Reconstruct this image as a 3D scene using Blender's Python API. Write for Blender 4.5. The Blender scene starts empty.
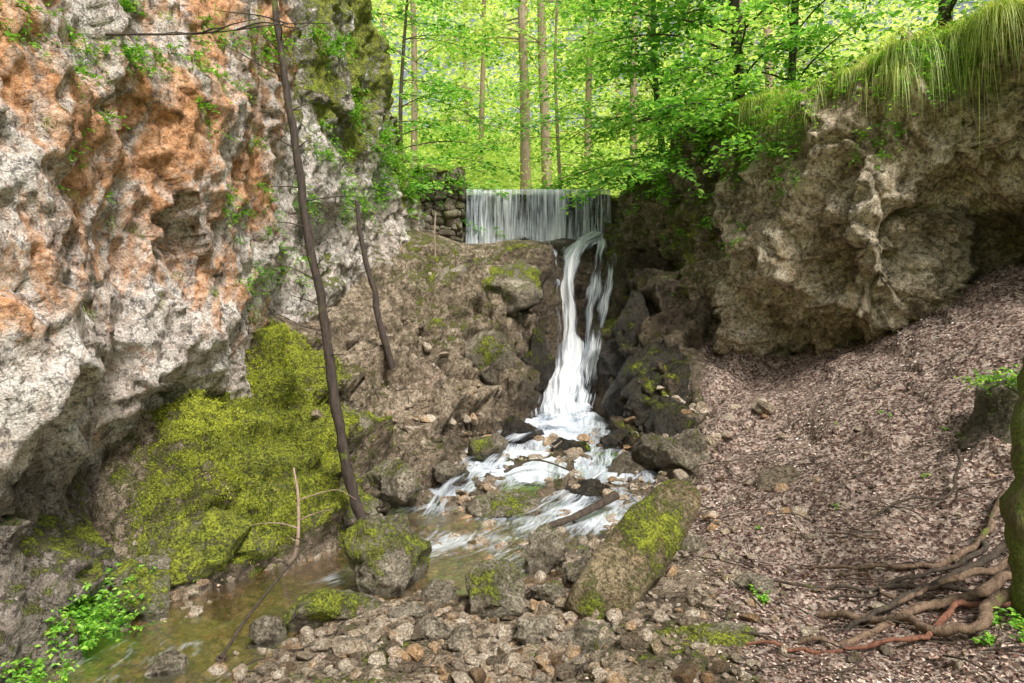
import bpy, math, numpy as np
from mathutils import Vector, Matrix
rng=np.random.default_rng(7)
D=bpy.data
scene=bpy.context.scene
# ------------------------------------------------------------ noise
def _h(ix,iy,iz,s):
    with np.errstate(over='ignore'):
        h=(ix.astype(np.int64)*374761393+iy.astype(np.int64)*668265263+iz.astype(np.int64)*2147483647+s*1274126177)&0xffffffff
        h=((h^(h>>13))*1274126177)&0xffffffff
        h=((h^(h>>16))*2246822519)&0xffffffff
        h=h^(h>>15)
    return (h&0xffffff)/float(0x1000000)
def vn(P,s=0):
    f=np.floor(P); t=P-f; t=t*t*t*(t*(t*6-15)+10); i=f.astype(np.int64)
    r=0
    for dx in(0,1):
        wx=t[:,0] if dx else 1-t[:,0]
        for dy in(0,1):
            wy=t[:,1] if dy else 1-t[:,1]
            for dz in(0,1):
                wz=t[:,2] if dz else 1-t[:,2]
                r=r+wx*wy*wz*_h(i[:,0]+dx,i[:,1]+dy,i[:,2]+dz,s)
    return r*2-1
def fbm(P,o=4,s=0,g=.5):
    a=1;r=0
    for k in range(o):
        r=r+a*vn(P*2.03**k+17.3*k,s+k); a*=g
    return r
def cells(P,cell,s=0,slope=.6,k=.55,tilt=.9,offa=.6):
    """returns stepped block value, edge distance and continuous chipped-face value"""
    Q=P/cell; f=np.floor(Q).astype(np.int64)
    b1=np.full(len(P),9.);b2=b1.copy();val=np.zeros(len(P));ch=np.full(len(P),9.)
    for dx in(-1,0,1):
        for dy in(-1,0,1):
            for dz in(-1,0,1):
                c=f+np.array([dx,dy,dz])
                hx=_h(c[:,0],c[:,1],c[:,2],s);hy=_h(c[:,0],c[:,1],c[:,2],s+11);hz=_h(c[:,0],c[:,1],c[:,2],s+23)
                d=Q-(c+np.stack([hx,hy,hz],1)); q2=(d*d).sum(1);dd=np.sqrt(q2)
                off=_h(c[:,0],c[:,1],c[:,2],s+31)-.5
                tl=((hy-.5)*d[:,0]*2+(hz-.5)*d[:,1]*2+(hx-.5)*d[:,2]*2)
                m=dd<b1
                b2=np.where(m,b1,np.minimum(b2,dd)); val=np.where(m,off+slope*tl,val); b1=np.where(m,dd,b1)
                ch=np.minimum(ch,k*q2+tilt*tl+offa*off)
    return val,b2-b1,ch
def chip(P,cell,s=0):
    c=cells(P,cell,s)[2];return c-c.mean()
def ss(a,b,x):
    t=np.clip((x-a)/(b-a),0,1);return t*t*(3-2*t)
def tps(C):
    C=np.array(C,float);X=C[:,:2];n=len(C)
    def phi(r2): return .5*r2*np.log(r2+1e-9)
    K=phi(((X[:,None]-X[None])**2).sum(2))+np.eye(n)*.02
    A=np.zeros((n+3,n+3));A[:n,:n]=K;A[:n,n]=1;A[:n,n+1:]=X;A[n,:n]=1;A[n+1:,:n]=X.T
    w=np.linalg.solve(A,np.concatenate([C[:,2],[0,0,0]]))
    def f(a,b):
        a=np.asarray(a,float);b=np.asarray(b,float);r=w[n]+w[n+1]*a+w[n+2]*b
        for k in range(n): r=r+w[k]*phi((a-X[k,0])**2+(b-X[k,1])**2)
        return r
    return f
# ------------------------------------------------------------ mesh helpers
def link(o): scene.collection.objects.link(o);return o
def mesh_obj(name,V,F,mats,smooth=True,col=None,uv=None,mi=None,parent=None):
    V=np.asarray(V,np.float32)
    me=D.meshes.new(name)
    k=F.shape[1];nf=len(F)
    me.vertices.add(len(V));me.vertices.foreach_set('co',V.ravel())
    me.loops.add(nf*k);me.loops.foreach_set('vertex_index',F.ravel().astype(np.int32))
    me.polygons.add(nf);me.polygons.foreach_set('loop_start',np.arange(nf,dtype=np.int32)*k)
    try: me.polygons.foreach_set('loop_total',np.full(nf,k,np.int32))
    except Exception: pass
    me.update(calc_edges=True)
    for m in (mats if isinstance(mats,list) else [mats]): me.materials.append(m)
    me.polygons.foreach_set('use_smooth',np.full(len(me.polygons),smooth))
    if mi is not None: me.polygons.foreach_set('material_index',np.asarray(mi,np.int32))
    if col is not None:
        a=me.color_attributes.new('mask','FLOAT_COLOR','POINT'); a.data.foreach_set('color',np.asarray(col,np.float32).ravel())
    if uv is not None:
        l=me.uv_layers.new(name='UVMap');vi=np.zeros(len(me.loops),np.int32);me.loops.foreach_get('vertex_index',vi)
        l.data.foreach_set('uv',np.asarray(uv,np.float32)[vi].ravel())
    me.update()
    o=link(D.objects.new(name,me))
    if parent: o.parent=parent
    return o
def gridF(nu,nv):
    i=np.arange(nu*nv).reshape(nu,nv)
    return np.stack([i[:-1,:-1],i[1:,:-1],i[1:,1:],i[:-1,1:]],-1).reshape(-1,4)
def gnormals(V,nu,nv,flip=1):
    G=V.reshape(nu,nv,3);a=np.gradient(G,axis=0);b=np.gradient(G,axis=1);n=np.cross(a,b)*flip
    n/=np.linalg.norm(n,axis=2,keepdims=True)+1e-9
    return n.reshape(-1,3)
class Buf:
    def __init__(s): s.V=[];s.F=[];s.C=[];s.M=[];s.n=0
    def add(s,V,F,c=0.5,m=0):
        V=np.asarray(V,float);F=np.asarray(F,int)
        s.V.append(V);s.F.append(F+s.n);s.n+=len(V)
        c=np.asarray(c,float)
        C=np.ones((len(V),4)); C[:,:3]=c[:,None] if (c.ndim==1 and len(c)==len(V) and len(c)!=3) else c
        s.C.append(C);s.M.append(np.full(len(F),m))
    def obj(s,name,mats,smooth=True,parent=None):
        return mesh_obj(name,np.concatenate(s.V),np.concatenate(s.F),mats,smooth,np.concatenate(s.C),mi=np.concatenate(s.M),parent=parent)
def crv(pts,n):
    P=np.array(pts,float);P=np.vstack([2*P[0]-P[1],P,2*P[-1]-P[-2]]);m=len(P)-3
    t=np.linspace(0,m-1e-6,n);i=t.astype(int);u=(t-i)[:,None]
    a,b,c,d=P[i],P[i+1],P[i+2],P[i+3]
    return .5*((2*b)+(-a+c)*u+(2*a-5*b+4*c-d)*u*u+(-a+3*b-3*c+d)*u**3)
def tube(P,R,k=8,rough=0):
    P=np.asarray(P,float);n=len(P);R=np.broadcast_to(np.asarray(R,float),(n,))
    T=np.gradient(P,axis=0);T/=np.linalg.norm(T,axis=1,keepdims=True)+1e-9
    ref=np.where(np.abs(T[:,2:3])>.9,np.array([[1.,0,0]]),np.array([[0,0,1.]]))
    if np.abs(T[:,2]).max()>.75: ref=np.tile([[.1,1.,0]],(n,1))
    A=np.cross(T,ref);A/=np.linalg.norm(A,axis=1,keepdims=True)+1e-9;B=np.cross(T,A)
    an=np.arange(k)/k*2*np.pi
    V=P[:,None]+R[:,None,None]*(np.cos(an)[None,:,None]*A[:,None]+np.sin(an)[None,:,None]*B[:,None])
    V=V.reshape(-1,3)
    if rough:
        C=np.repeat(P,k,0);rr=np.repeat(R,k)[:,None]
        V=C+(V-C)*(1+rough*vn(V/(rr*1.3+.01),5)[:,None]+rough*.6*vn(V/(rr*.5+.01),6)[:,None])
    i=np.arange(n-1)[:,None]*k;j=np.arange(k)[None];j2=(j+1)%k
    F=np.stack([i+j,i+j2,i+k+j2,i+k+j],-1).reshape(-1,4)
    return V,F
def leaves(B,P,Dr,N,L,W,c,m=0,fold=.12):
    Dr=Dr/(np.linalg.norm(Dr,axis=1,keepdims=True)+1e-9)
    S=np.cross(N,Dr);S/=np.linalg.norm(S,axis=1,keepdims=True)+1e-9;N2=np.cross(Dr,S)
    L=np.broadcast_to(L,(len(P),))[:,None];W=np.broadcast_to(W,(len(P),))[:,None]
    V=np.stack([P,P+Dr*L*.45+S*W*.5+N2*L*fold,P+Dr*L-N2*L*fold*.8,P+Dr*L*.45-S*W*.5+N2*L*fold],1).reshape(-1,3)
    B.add(V,np.arange(len(P)*4).reshape(-1,4),np.repeat(c,4),m)
def blades(B,P,Dr,L,W,c,droop=1.1,rise=.7,m=0,k=5):
    n=len(P);Dr=Dr/(np.linalg.norm(Dr,axis=1,keepdims=True)+1e-9)
    t=np.linspace(0,1,k)[None,:,None];L=np.asarray(L).reshape(-1,1,1);W=np.asarray(W).reshape(-1,1,1)
    up=np.array([0,0,1.])[None,None]
    dr=np.asarray(droop).reshape(-1,1,1) if np.ndim(droop) else droop
    C=P[:,None]+Dr[:,None]*L*.75*t*(1-.25*t)+up*L*(rise*t-dr*t*t)
    S=np.cross(Dr,[0,0,1.]);S/=np.linalg.norm(S,axis=1,keepdims=True)+1e-9
    S=S[:,None]*W*(1-t**2*.95)*.5
    V=np.stack([C-S,C+S],2).reshape(-1,3)
    b=(np.arange(n)*2*k)[:,None];j=np.arange(k-1)[None]*2
    F=np.stack([b+j,b+j+1,b+j+3,b+j+2],-1).reshape(-1,4)
    B.add(V,F,np.repeat(c,2*k),m)
# ------------------------------------------------------------ materials
class M:
    def __init__(s,name):
        s.m=D.materials.new(name);s.m.use_nodes=True;s.t=s.m.node_tree;s.t.nodes.clear()
        s.out=s.n('ShaderNodeOutputMaterial')
    def n(s,typ,ins=None,**kw):
        x=s.t.nodes.new(typ)
        for k,v in kw.items(): setattr(x,k,v)
        for k,v in (ins or {}).items():
            if isinstance(v,bpy.types.NodeSocket): s.t.links.new(v,x.inputs[k])
            else: x.inputs[k].default_value=v
        return x
    def noise(s,sc,det=6,rough=.6,vec=None,dist=0):
        i={'Scale':sc,'Detail':det,'Roughness':rough,'Distortion':dist}
        if vec is not None:i['Vector']=vec
        return s.n('ShaderNodeTexNoise',i).outputs[0]
    def ramp(s,f,st,interp='LINEAR'):
        r=s.n('ShaderNodeValToRGB',{0:f});r.color_ramp.interpolation=interp;e=r.color_ramp.elements
        while len(e)<len(st): e.new(.5)
        for q,(p,c) in zip(e,st):
            q.position=p;q.color=(c,c,c,1) if not hasattr(c,'__len__') else (*c,1)
        return r.outputs[0]
    def mix(s,f,a,b,mode='MIX'):
        x=s.t.nodes.new('ShaderNodeMix');x.data_type='RGBA';x.blend_type=mode;x.clamp_factor=True
        for k,v in((0,f),(6,a),(7,b)):
            if isinstance(v,bpy.types.NodeSocket): s.t.links.new(v,x.inputs[k])
            else: x.inputs[k].default_value=(*v,1) if hasattr(v,'__len__') else v
        return x.outputs[2]
    def math(s,op,a,b=0,clamp=False):
        x=s.n('ShaderNodeMath',{0:a,1:b},operation=op);x.use_clamp=clamp;return x.outputs[0]
    def mapr(s,f,a,b,c=0,d=1):
        return s.n('ShaderNodeMapRange',{0:f,1:a,2:b,3:c,4:d}).outputs[0]
    def mask(s):
        a=s.n('ShaderNodeAttribute',attribute_name='mask');x=s.n('ShaderNodeSeparateColor',{0:a.outputs['Color']})
        return x.outputs[0],x.outputs[1],x.outputs[2],a.outputs['Alpha']
    def obj(s): return s.n('ShaderNodeTexCoord').outputs['Object']
def rock_mat(name,c1,c2,c3,stain=(.42,.15,.05),moss1=(.045,.065,.01),moss2=(.38,.42,.03),scale=1,wet_shade_c=.30,litter=None,crack=1.):
    m=M(name);v=m.obj();mo,we,st,al=m.mask()
    big=m.noise(1.5*scale,5,.65,v,.6);fine=m.noise(10*scale,6,.78,v);vf=m.noise(60,2,.7,v)
    col=m.ramp(m.math('ADD',m.math('MULTIPLY',big,.5),m.math('MULTIPLY',fine,.5)),[(.38,c1),(.47,c2),(.56,c3)])
    col=m.mix(1,col,m.ramp(vf,[(.3,.5),(.5,.98),(.7,1.35)]),'MULTIPLY')
    mpv=m.n('ShaderNodeMapping',{'Vector':v,'Scale':(1,1,.55)}).outputs[0]
    warp=m.mix(.35,mpv,m.n('ShaderNodeTexNoise',{'Vector':v,'Scale':4.,'Detail':5.,'Roughness':.7}).outputs['Color'],'ADD')
    ve=m.n('ShaderNodeTexVoronoi',{'Vector':warp,'Scale':2.6*scale},feature='DISTANCE_TO_EDGE').outputs['Distance']
    cr=m.ramp(ve,[(0,.25),(.012,.7),(.03,1.)])
    crm=m.math('MULTIPLY',m.mapr(big,.48,.56),crack)
    col=m.mix(crm,col,m.mix(1,col,cr,'MULTIPLY'))
    pit=m.ramp(m.noise(17*scale,5,.8,v,.4),[(.38,.22),(.47,1.)])
    col=m.mix(.8,col,m.mix(1,col,pit,'MULTIPLY'))
    sf_n=m.noise(2.2,7,.75,mpv,.9)
    sf=m.mapr(m.math('ADD',st,m.math('MULTIPLY',m.math('SUBTRACT',sf_n,.5),2.6)),.5,.85)
    sc=m.ramp(fine,[(.38,tuple(x*.4 for x in stain)),(.5,stain),(.62,tuple(min(1,x*1.2+.15) for x in stain))])
    if litter is None: col=m.mix(m.math('MULTIPLY',sf,.82),col,sc)
    else:
        vo=m.n('ShaderNodeTexVoronoi',{'Vector':v,'Scale':38.})
        fl=m.ramp(m.n('ShaderNodeSeparateColor',{0:vo.outputs['Color']}).outputs[0],[(0,litter[0]),(.35,litter[1]),(.6,litter[2]),(1,litter[3])])
        fl=m.mix(1,fl,m.ramp(fine,[(.35,.4),(.62,1.2)]),'MULTIPLY')
        col=m.mix(m.mapr(m.math('ADD',st,m.math('MULTIPLY',m.math('SUBTRACT',fine,.5),.8)),.4,.6),col,fl)
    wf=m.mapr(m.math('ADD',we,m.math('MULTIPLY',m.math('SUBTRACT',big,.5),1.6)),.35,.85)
    col=m.mix(wf,col,m.mix(1,col,(wet_shade_c,wet_shade_c*.93,wet_shade_c*.84),'MULTIPLY'))  # darkens damp rock and the painted hollow shade alike
    mn=m.noise(5.5,6,.8,v,.5);mfn=m.noise(48,2,.7,v);mmid=m.noise(11,4,.7,v)
    mf=m.mapr(m.math('ADD',mo,m.math('ADD',m.math('MULTIPLY',m.math('SUBTRACT',mn,.5),2.4),m.math('MULTIPLY',m.math('SUBTRACT',mfn,.5),.35))),.45,.75)
    mc=m.ramp(m.math('ADD',m.math('MULTIPLY',mmid,.6),m.math('MULTIPLY',mfn,.4)),[(.36,moss1),(.48,tuple((a+b)/2 for a,b in zip(moss1,moss2))),(.58,moss2)])
    mc=m.mix(1,mc,m.ramp(mfn,[(.3,.4),(.6,1.2)]),'MULTIPLY')
    mc=m.mix(m.mapr(mo,.9,.35),mc,m.mix(1,mc,(.6,.68,.65),'MULTIPLY'))
    col=m.mix(m.math('MULTIPLY',mf,.94),col,mc)
    hgt=m.math('ADD',m.math('MULTIPLY',fine,1.),m.math('MULTIPLY',vf,.14))
    hgt=m.math('ADD',hgt,m.math('MULTIPLY',pit,.25))
    hgt=m.math('ADD',hgt,m.math('MULTIPLY',mf,m.math('ADD',m.math('MULTIPLY',mfn,.8),m.math('MULTIPLY',mmid,.6))))
    bp=m.n('ShaderNodeBump',{'Height':hgt,'Strength':1.,'Distance':.065/scale**.5})
    ro=m.math('MAXIMUM',m.mapr(wf,0,1,.9,.34),m.math('MULTIPLY',mf,.95))
    p=m.n('ShaderNodeBsdfPrincipled',{'Base Color':col,'Roughness':ro,'Normal':bp.outputs[0]})
    p.inputs['Specular IOR Level'].default_value=.4
    m.t.links.new(p.outputs[0],m.out.inputs[0]);return m.m
def leaf_mat(name,stops,trans=.5,rough=.5):
    m=M(name);r,g,b,a=m.mask();col=m.ramp(r,stops)
    d=m.n('ShaderNodeBsdfDiffuse',{'Color':col}) if trans>=.5 else m.n('ShaderNodeBsdfPrincipled',{'Base Color':col,'Roughness':rough})
    if trans>0:
        tc=m.mix(1,col,(1.5,1.45,.7),'MULTIPLY')
        t=m.n('ShaderNodeBsdfTranslucent',{'Color':tc})
        x=m.n('ShaderNodeMixShader',{0:trans,1:d.outputs[0],2:t.outputs[0]})
        m.t.links.new(x.outputs[0],m.out.inputs[0])
    else: m.t.links.new(d.outputs[0],m.out.inputs[0])
    return m.m
def bark_mat(name,c1,c2,moss=0.):
    m=M(name);v=m.obj()
    mp=m.n('ShaderNodeMapping',{'Vector':v,'Scale':(1,1,.25)}).outputs[0]
    f=m.noise(26,5,.7,mp);c=m.ramp(f,[(.3,c1),(.7,c2)])
    mf=m.mapr(m.noise(5,5,.7,v),.62-moss*.4,.7-moss*.35)
    c=m.mix(mf,c,m.ramp(m.noise(50,3,.6,v),[(.3,(.04,.06,.01)),(.7,(.18,.21,.03))]))
    bp=m.n('ShaderNodeBump',{'Height':f,'Strength':.9,'Distance':.03})
    p=m.n('ShaderNodeBsdfPrincipled',{'Base Color':c,'Roughness':.85,'Normal':bp.outputs[0]})
    m.t.links.new(p.outputs[0],m.out.inputs[0]);return m.m
m_left=rock_mat('limestone_orange',(.28,.22,.18),(.66,.56,.49),(.90,.83,.77),stain=(.78,.34,.12))
m_right=rock_mat('rock_tan',(.16,.12,.08),(.46,.36,.24),(.84,.72,.55),stain=(.50,.36,.19))
LIT=[(.07,.035,.03),(.24,.15,.115),(.46,.34,.275),(.68,.56,.48)]
m_ter=rock_mat('stream_rock',(.08,.06,.04),(.23,.175,.115),(.50,.40,.29),litter=LIT)
m_boul=rock_mat('boulder_rock',(.09,.075,.05),(.23,.19,.135),(.48,.42,.32),scale=2.2,crack=.3)
m_slab=rock_mat('slab_rock',(.09,.065,.035),(.22,.165,.09),(.42,.33,.20),scale=1.8,crack=.5)
m_dark=rock_mat('dark_stone',(.035,.031,.026),(.09,.078,.06),(.20,.175,.14),scale=1.5,crack=.5)
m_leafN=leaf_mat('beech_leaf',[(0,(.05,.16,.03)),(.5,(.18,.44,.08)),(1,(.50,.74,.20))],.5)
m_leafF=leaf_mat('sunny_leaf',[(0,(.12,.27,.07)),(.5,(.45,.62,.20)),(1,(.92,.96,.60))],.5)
m_grass=leaf_mat('grass_blade',[(0,(.05,.09,.015)),(.5,(.30,.44,.06)),(1,(.78,.80,.32))],.4)
m_plant=leaf_mat('herb_leaf',[(0,(.07,.22,.02)),(.5,(.20,.48,.04)),(1,(.50,.74,.12))],.35)
m_mossb=leaf_mat('moss_tuft',[(0,(.06,.09,.01)),(.5,(.34,.39,.02)),(1,(.70,.72,.08))],.2)
m_lit=leaf_mat('dead_leaf',[(0,(.06,.027,.022)),(.25,(.20,.105,.08)),(.5,(.45,.31,.245)),(.8,(.67,.54,.45)),(1,(.88,.81,.73))],0,.7)
m_barkD=bark_mat('dark_bark',(.025,.018,.014),(.11,.08,.055),0)
m_barkM=bark_mat('dead_bark',(.025,.018,.015),(.10,.07,.055),.06)
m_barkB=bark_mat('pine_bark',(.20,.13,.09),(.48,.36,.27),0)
m_root=bark_mat('root_wood',(.06,.035,.022),(.30,.20,.13),0)
m_rootr=bark_mat('root_red',(.10,.035,.022),(.32,.14,.08),0)
# ------------------------------------------------------------ stream path
SP=np.array([(1.0,12.5,.66,.6),(.88,11.8,.52,.85),(.65,10.8,.42,1.2),(.5,9.8,.30,1.55),(.35,8.9,.17,1.6),(-.05,8.1,.03,1.35),(-.35,7.4,-.05,1.15),(-.7,6.8,-.08,1.0),(-1.5,6.3,-.10,.65),(-2.1,5.75,-.12,.55),(-2.38,5.05,-.13,.65),(-2.45,4.2,-.14,.8),(-2.5,3.0,-.15,.8),(-2.7,1.,-.2,.6)])
SC=crv(SP,160)
def stream(x,y):
    d=np.full(x.shape,99.);L=np.zeros(x.shape);W=np.ones(x.shape)
    for k in range(len(SC)):
        q=np.hypot(x-SC[k,0],y-SC[k,1]);m=q<d
        d=np.where(m,q,d);L=np.where(m,SC[k,2],L);W=np.where(m,SC[k,3],W)
    return d,L,W
CH=[(1.95,15.15,4.42,.34),(1.62,14.75,4.2,.28),(1.28,14.25,3.85,.22),(1.10,13.85,3.25,.15),(1.13,13.5,2.6,.14),(1.09,13.2,1.95,.20),(1.0,12.88,1.35,.30),(.9,12.5,.82,.46),(.84,12.1,.6,.6)]
CH2=[(2.1,14.95,4.3,.25),(2.1,14.3,3.8,.22),(1.95,13.75,3.0,.22),(1.7,13.3,2.1,.24),(1.5,12.95,1.3,.28),(1.3,12.5,.75,.3)]
# ------------------------------------------------------------ ground
G=[(-6,1.2,.2),(-4.6,3,.0),(-3.6,1.2,.0),(-2.8,2.5,-.28),(-2.5,4.3,-.28),(-2.3,5.1,-.27),(-1.9,6.1,-.24),(-.85,6.8,-.18),(-.8,7.5,-.16),(0,6.6,-.14),(-1.5,4.6,-.06),(-1.2,3,0),(0,4.5,-.08),(0,2.5,.0),(0,1.2,.1),
(1.4,5.2,.03),(1,4,0),(1.5,2.5,.05),(2.84,5,.15),(2.7,3.5,.1),(4,4,.35),(4.3,6,.68),(3,7,.42),(1.8,7,.1),(2.5,9,.62),(3.5,9,1.0),(4.9,9.5,1.8),(7,10,3.0),(6.75,9,2.85),(6,7,1.85),(5.5,5,.95),(7.5,6,2.1),(9,4,2.2),(6,2,.8),(9,9,3.4),(9,13,5),(5.5,11.5,2.6),(3.8,10.6,1.3),
(1.2,8.3,.05),(-.2,8.1,-.05),(.5,9.6,.2),(.7,10.8,.32),(.85,12.2,.45),(1.9,10.0,.4),(-.7,9.3,.3),
(-2.45,6.4,.05),(-2.0,7.5,.3),(-2.6,7,.95),(-2.7,8,1.85),(-3.1,6.1,.5),(-3.1,5,.0),(-3.3,4,-.05),(-4.2,6,.3),(-4.5,9,2.5),
(-1.64,10,1.1),(-.65,10.2,.62),(-1.1,12,2.0),(-1.62,13.5,3.9),(-2.5,10.5,2.1),(-1.5,8.7,.5),(-3.2,12,3.2),
(-.1,13.7,3.75),(-1.2,14,4.0),(-.2,12.45,1.0),(-.1,12.9,2.3),(.5,13.1,2.3),(.62,13.6,3.4),(.4,12.5,.9),(.8,14.5,4.1),(-.4,11.6,.8),
(-1,15.1,4.15),(.5,15.1,4.15),(2.5,15.1,4.3),(3.2,15.2,4.9),(-2.2,15.2,4.7),
(2.55,14,4.0),(2.5,13.2,3.3),(2.5,12.3,2.7),(2.0,12.4,1.8),(1.75,11.9,.75),(2.45,11.2,1.9),(2.4,10.3,1.25),(2.2,9.6,.8),(3.0,11.4,2.0),(3.4,12.6,3.0),(5,14,5.2)]
G+=[(c[0],c[1],c[2]-.14) for c in CH[1:8]]+[(c[0],c[1],c[2]-.14) for c in CH2[1:5]]
gf=tps(G)
xs=np.arange(-4.7,9.2,.033);ys=np.arange(1.2,15.7,.033)
X,Y=np.meshgrid(xs,ys,indexing='ij');nu,nv=X.shape
x=X.ravel();y=Y.ravel()
z0=gf(x,y)
gx,gy=np.gradient(z0.reshape(nu,nv),.033);slope=np.hypot(gx,gy).ravel()
sd,sL,sW=stream(x,y)
inst=1-ss(.6,1.25,sd/sW)
z=z0*(1-inst)+np.minimum(z0,sL-.06)*inst
V=np.stack([x,y,z],1);N=gnormals(V,nu,nv)
def near_line(P,C):
    C=crv(C,60);d=np.full(len(P),9.)
    for c in C: d=np.minimum(d,np.sqrt(((P-c[:3])**2).sum(1))-c[3]*.8)
    return np.maximum(d,0)
dch=np.minimum(near_line(V,CH),near_line(V,CH2))
steep=ss(.55,1.1,slope)
ridge=np.exp(-(((x-2.35)/.6)**2+((y-10.6)/1.7)**2))
rockm=np.clip(steep+.8*(1-ss(1.,1.6,sd/sW))*(y>7.8)+ridge,0,1)
damp=.12+.88*ss(.0,.4,dch)
Pw=V+.12*np.stack([fbm(V*1.4,3,1),fbm(V*1.4,3,2),fbm(V*1.4,3,3)],1)
f1,e1,c1=cells(Pw*[1,1,1.5],1.0,5);f2,e2,c2=cells(Pw*[1,1,1.6],.45,6);c2=c2-c2.mean();c3=chip(V*[1,1,1.4],.19,7);c4=chip(V,.1,8)
c1=c1-c1.mean()
right=ss(1.6,2.6,x)*(1-rockm)
disp=rockm*damp*(.30*f1+.70*c1+.14*f2+.34*c2-.08*np.exp(-e1/.05)-.04*np.exp(-e2/.05)+.18*c3)+(.25+.9*rockm)*damp*(.06*c4)+.06*fbm(V*1.1,3,9)*damp*(1-rockm)+.014*fbm(V*7,3,12)+right*(.12*fbm(V*.9,3,19)+.12*np.clip(c2,-.2,.5))
inner=(1-ss(.7,1.1,sd/sW))*(y<8.5);disp=disp*(1-inner)+inner*(.10*c3+.05*c4+.02*fbm(V*3,3,14))
casc=(1-ss(.7,1.3,sd/sW))*(y>8.2)*(y<12.2);disp=disp*(1-.7*casc)+casc*(.24*c2+.10*c3+.02)
cav_shade=rockm*ss(.0,.22,-(.6*c1+.5*c2+.3*c3))*.45  # shade of hollows, painted in through the wet mask channel
V=V+N*disp[:,None]
N=gnormals(V,nu,nv)
mn=fbm(V*.9,4,21)
def blob(cx,cy,rx,ry): return np.exp(-(((x-cx)/rx)**2+((y-cy)/ry)**2))
moss=.18+.20*mn+.08*(y>8)+1.15*np.clip(1.4*blob(-2.6,7.0,.8,1.25),0,1)+.4*blob(-2.9,8.6,.6,.8)+.5*blob(0,13.9,.5,.4)+.35*blob(0,8.2,.6,.4)+.3*blob(1.3,4.5,1.,.45)+.42*blob(-1.5,13.0,.7,1.2)+.35*blob(2.3,9.8,.6,1)+.4*blob(-1.7,8.6,.6,1)+.35*blob(-3.3,4.5,.6,1.2)+.25*blob(0,12.7,1,.5)+.35*blob(2.3,13,.6,1)
moss=moss*(.6+.4*ss(.0,.5,N[:,2]))*(1-.9*inst*(y<8))
litt=ss(1.25,1.8,x-.55*np.clip(y-8,0,3)+.15*mn)*(1-ss(.75,1.1,slope))
litt=np.maximum(litt,.95*np.exp(-(((x+1.2)/.8)**2+((y-10.4)/1.5)**2))*(1-.5*steep))*(1-.9*ridge)
litt=litt*(1-.9*(1-ss(1.,1.5,sd/sW)))
moss=moss*(1-.6*litt)
wet=np.clip(1.1-ss(.8,1.3,sd/sW),0,1)*(.0+.6*(y>7.6))+1.1*np.exp(-dch/.6)+.45*steep*(x>1.2)*(y>9.5)+.7*ridge+.2*blob(-3.3,4.8,.8,1.6)+.1*(y>9)+cav_shade  # stream damp plus painted hollow shade
col=np.stack([np.clip(moss,0,1),np.clip(wet,0,1),np.clip(litt,0,1),np.ones_like(x)],1)
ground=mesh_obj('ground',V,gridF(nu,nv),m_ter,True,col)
GV,GN,GL,GM=V,N,litt,moss
GZ=V.reshape(nu,nv,3)[:,:,2].copy()
def gz(px,py):
    i=min(max(int(round((px-xs[0])/.033)),0),nu-1);j=min(max(int(round((py-ys[0])/.033)),0),nv-1);return GZ[i,j]
# ------------------------------------------------------------ left cliff: x as a function of (y,z)
LC=[]
for yy,row in {0.5:(-3.5,-3.5,-3.5,-3.3,-3.2,-3.3,-3.4,-3.6,-4.0),3:(-3.45,-3.55,-3.6,-3.3,-3.2,-3.3,-3.4,-3.6,-4),4.5:(-3.35,-3.5,-3.6,-3.25,-3.12,-3.22,-3.3,-3.5,-3.9),6:(-3.4,-3.55,-3.5,-3.02,-2.92,-3.02,-3.1,-3.3,-3.7),7.2:(-3.6,-3.45,-3.05,-2.92,-2.83,-2.85,-2.9,-3.0,-3.2),
 8.0:(-3.7,-3.6,-3.4,-3.12,-2.75,-2.62,-2.6,-2.6,-2.9),8.5:(-4.0,-4.,-3.9,-3.6,-3.35,-3.1,-2.98,-2.9,-3.1),9.2:(-3.9,-3.9,-3.8,-3.6,-3.5,-3.45,-3.4,-3.4,-3.5),10.5:(-3.3,-3.3,-3.2,-3.1,-3.05,-3.0,-3.05,-3.1,-3.2),12:(-3,-2.9,-2.8,-2.75,-2.65,-2.62,-2.6,-2.6,-2.7),13.5:(-2.6,-2.6,-2.5,-2.4,-2.3,-2.2,-2.15,-2.2,-2.4),14.6:(-2.3,-2.3,-2.3,-2.2,-2.2,-2.1,-2.1,-2.2,-2.5)}.items():
    for zz,xx in zip((-.4,.4,.95,1.4,2.2,3.2,4.5,6,8.5),row): LC.append((yy,zz,xx))
lf=tps(LC)
ST=.03
ay=np.arange(.5,15.2,ST);az=np.arange(-.6,9.6,ST)
A,Bz=np.meshgrid(ay,az,indexing='ij');nu2,nv2=A.shape;a=A.ravel();b=Bz.ravel()
xx=lf(a,b)
top=np.interp(a,[0,9,11,12,13,13.6,14.3,15.2],[8.8,8.8,8.6,8.1,7.0,6.2,5.4,5.0])+.25*fbm(np.stack([a,a*0,a*0],1)*1.3,3,40)
ov=np.maximum(b-top,0);xx=xx-ov*1.8;zz=np.where(b>top,top+ov*.25,b)
V=np.stack([xx,a,zz],1);N=gnormals(V,nu2,nv2,1)
Pw=(V+.07*np.stack([fbm(V*1.5,3,31),fbm(V*1.5,3,32),fbm(V*1.5,3,33)],1))*[1,1,.62]
f1,e1,c1=cells(Pw,1.25,35);f2,e2,c2=cells(Pw,.5,36);c3=chip(V*[1,1,.8],.23,37);c4=chip(V+.01*fbm(V*12,2,4)[:,None],.1,38)
c1=c1-c1.mean();c2=c2-c2.mean()
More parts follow.
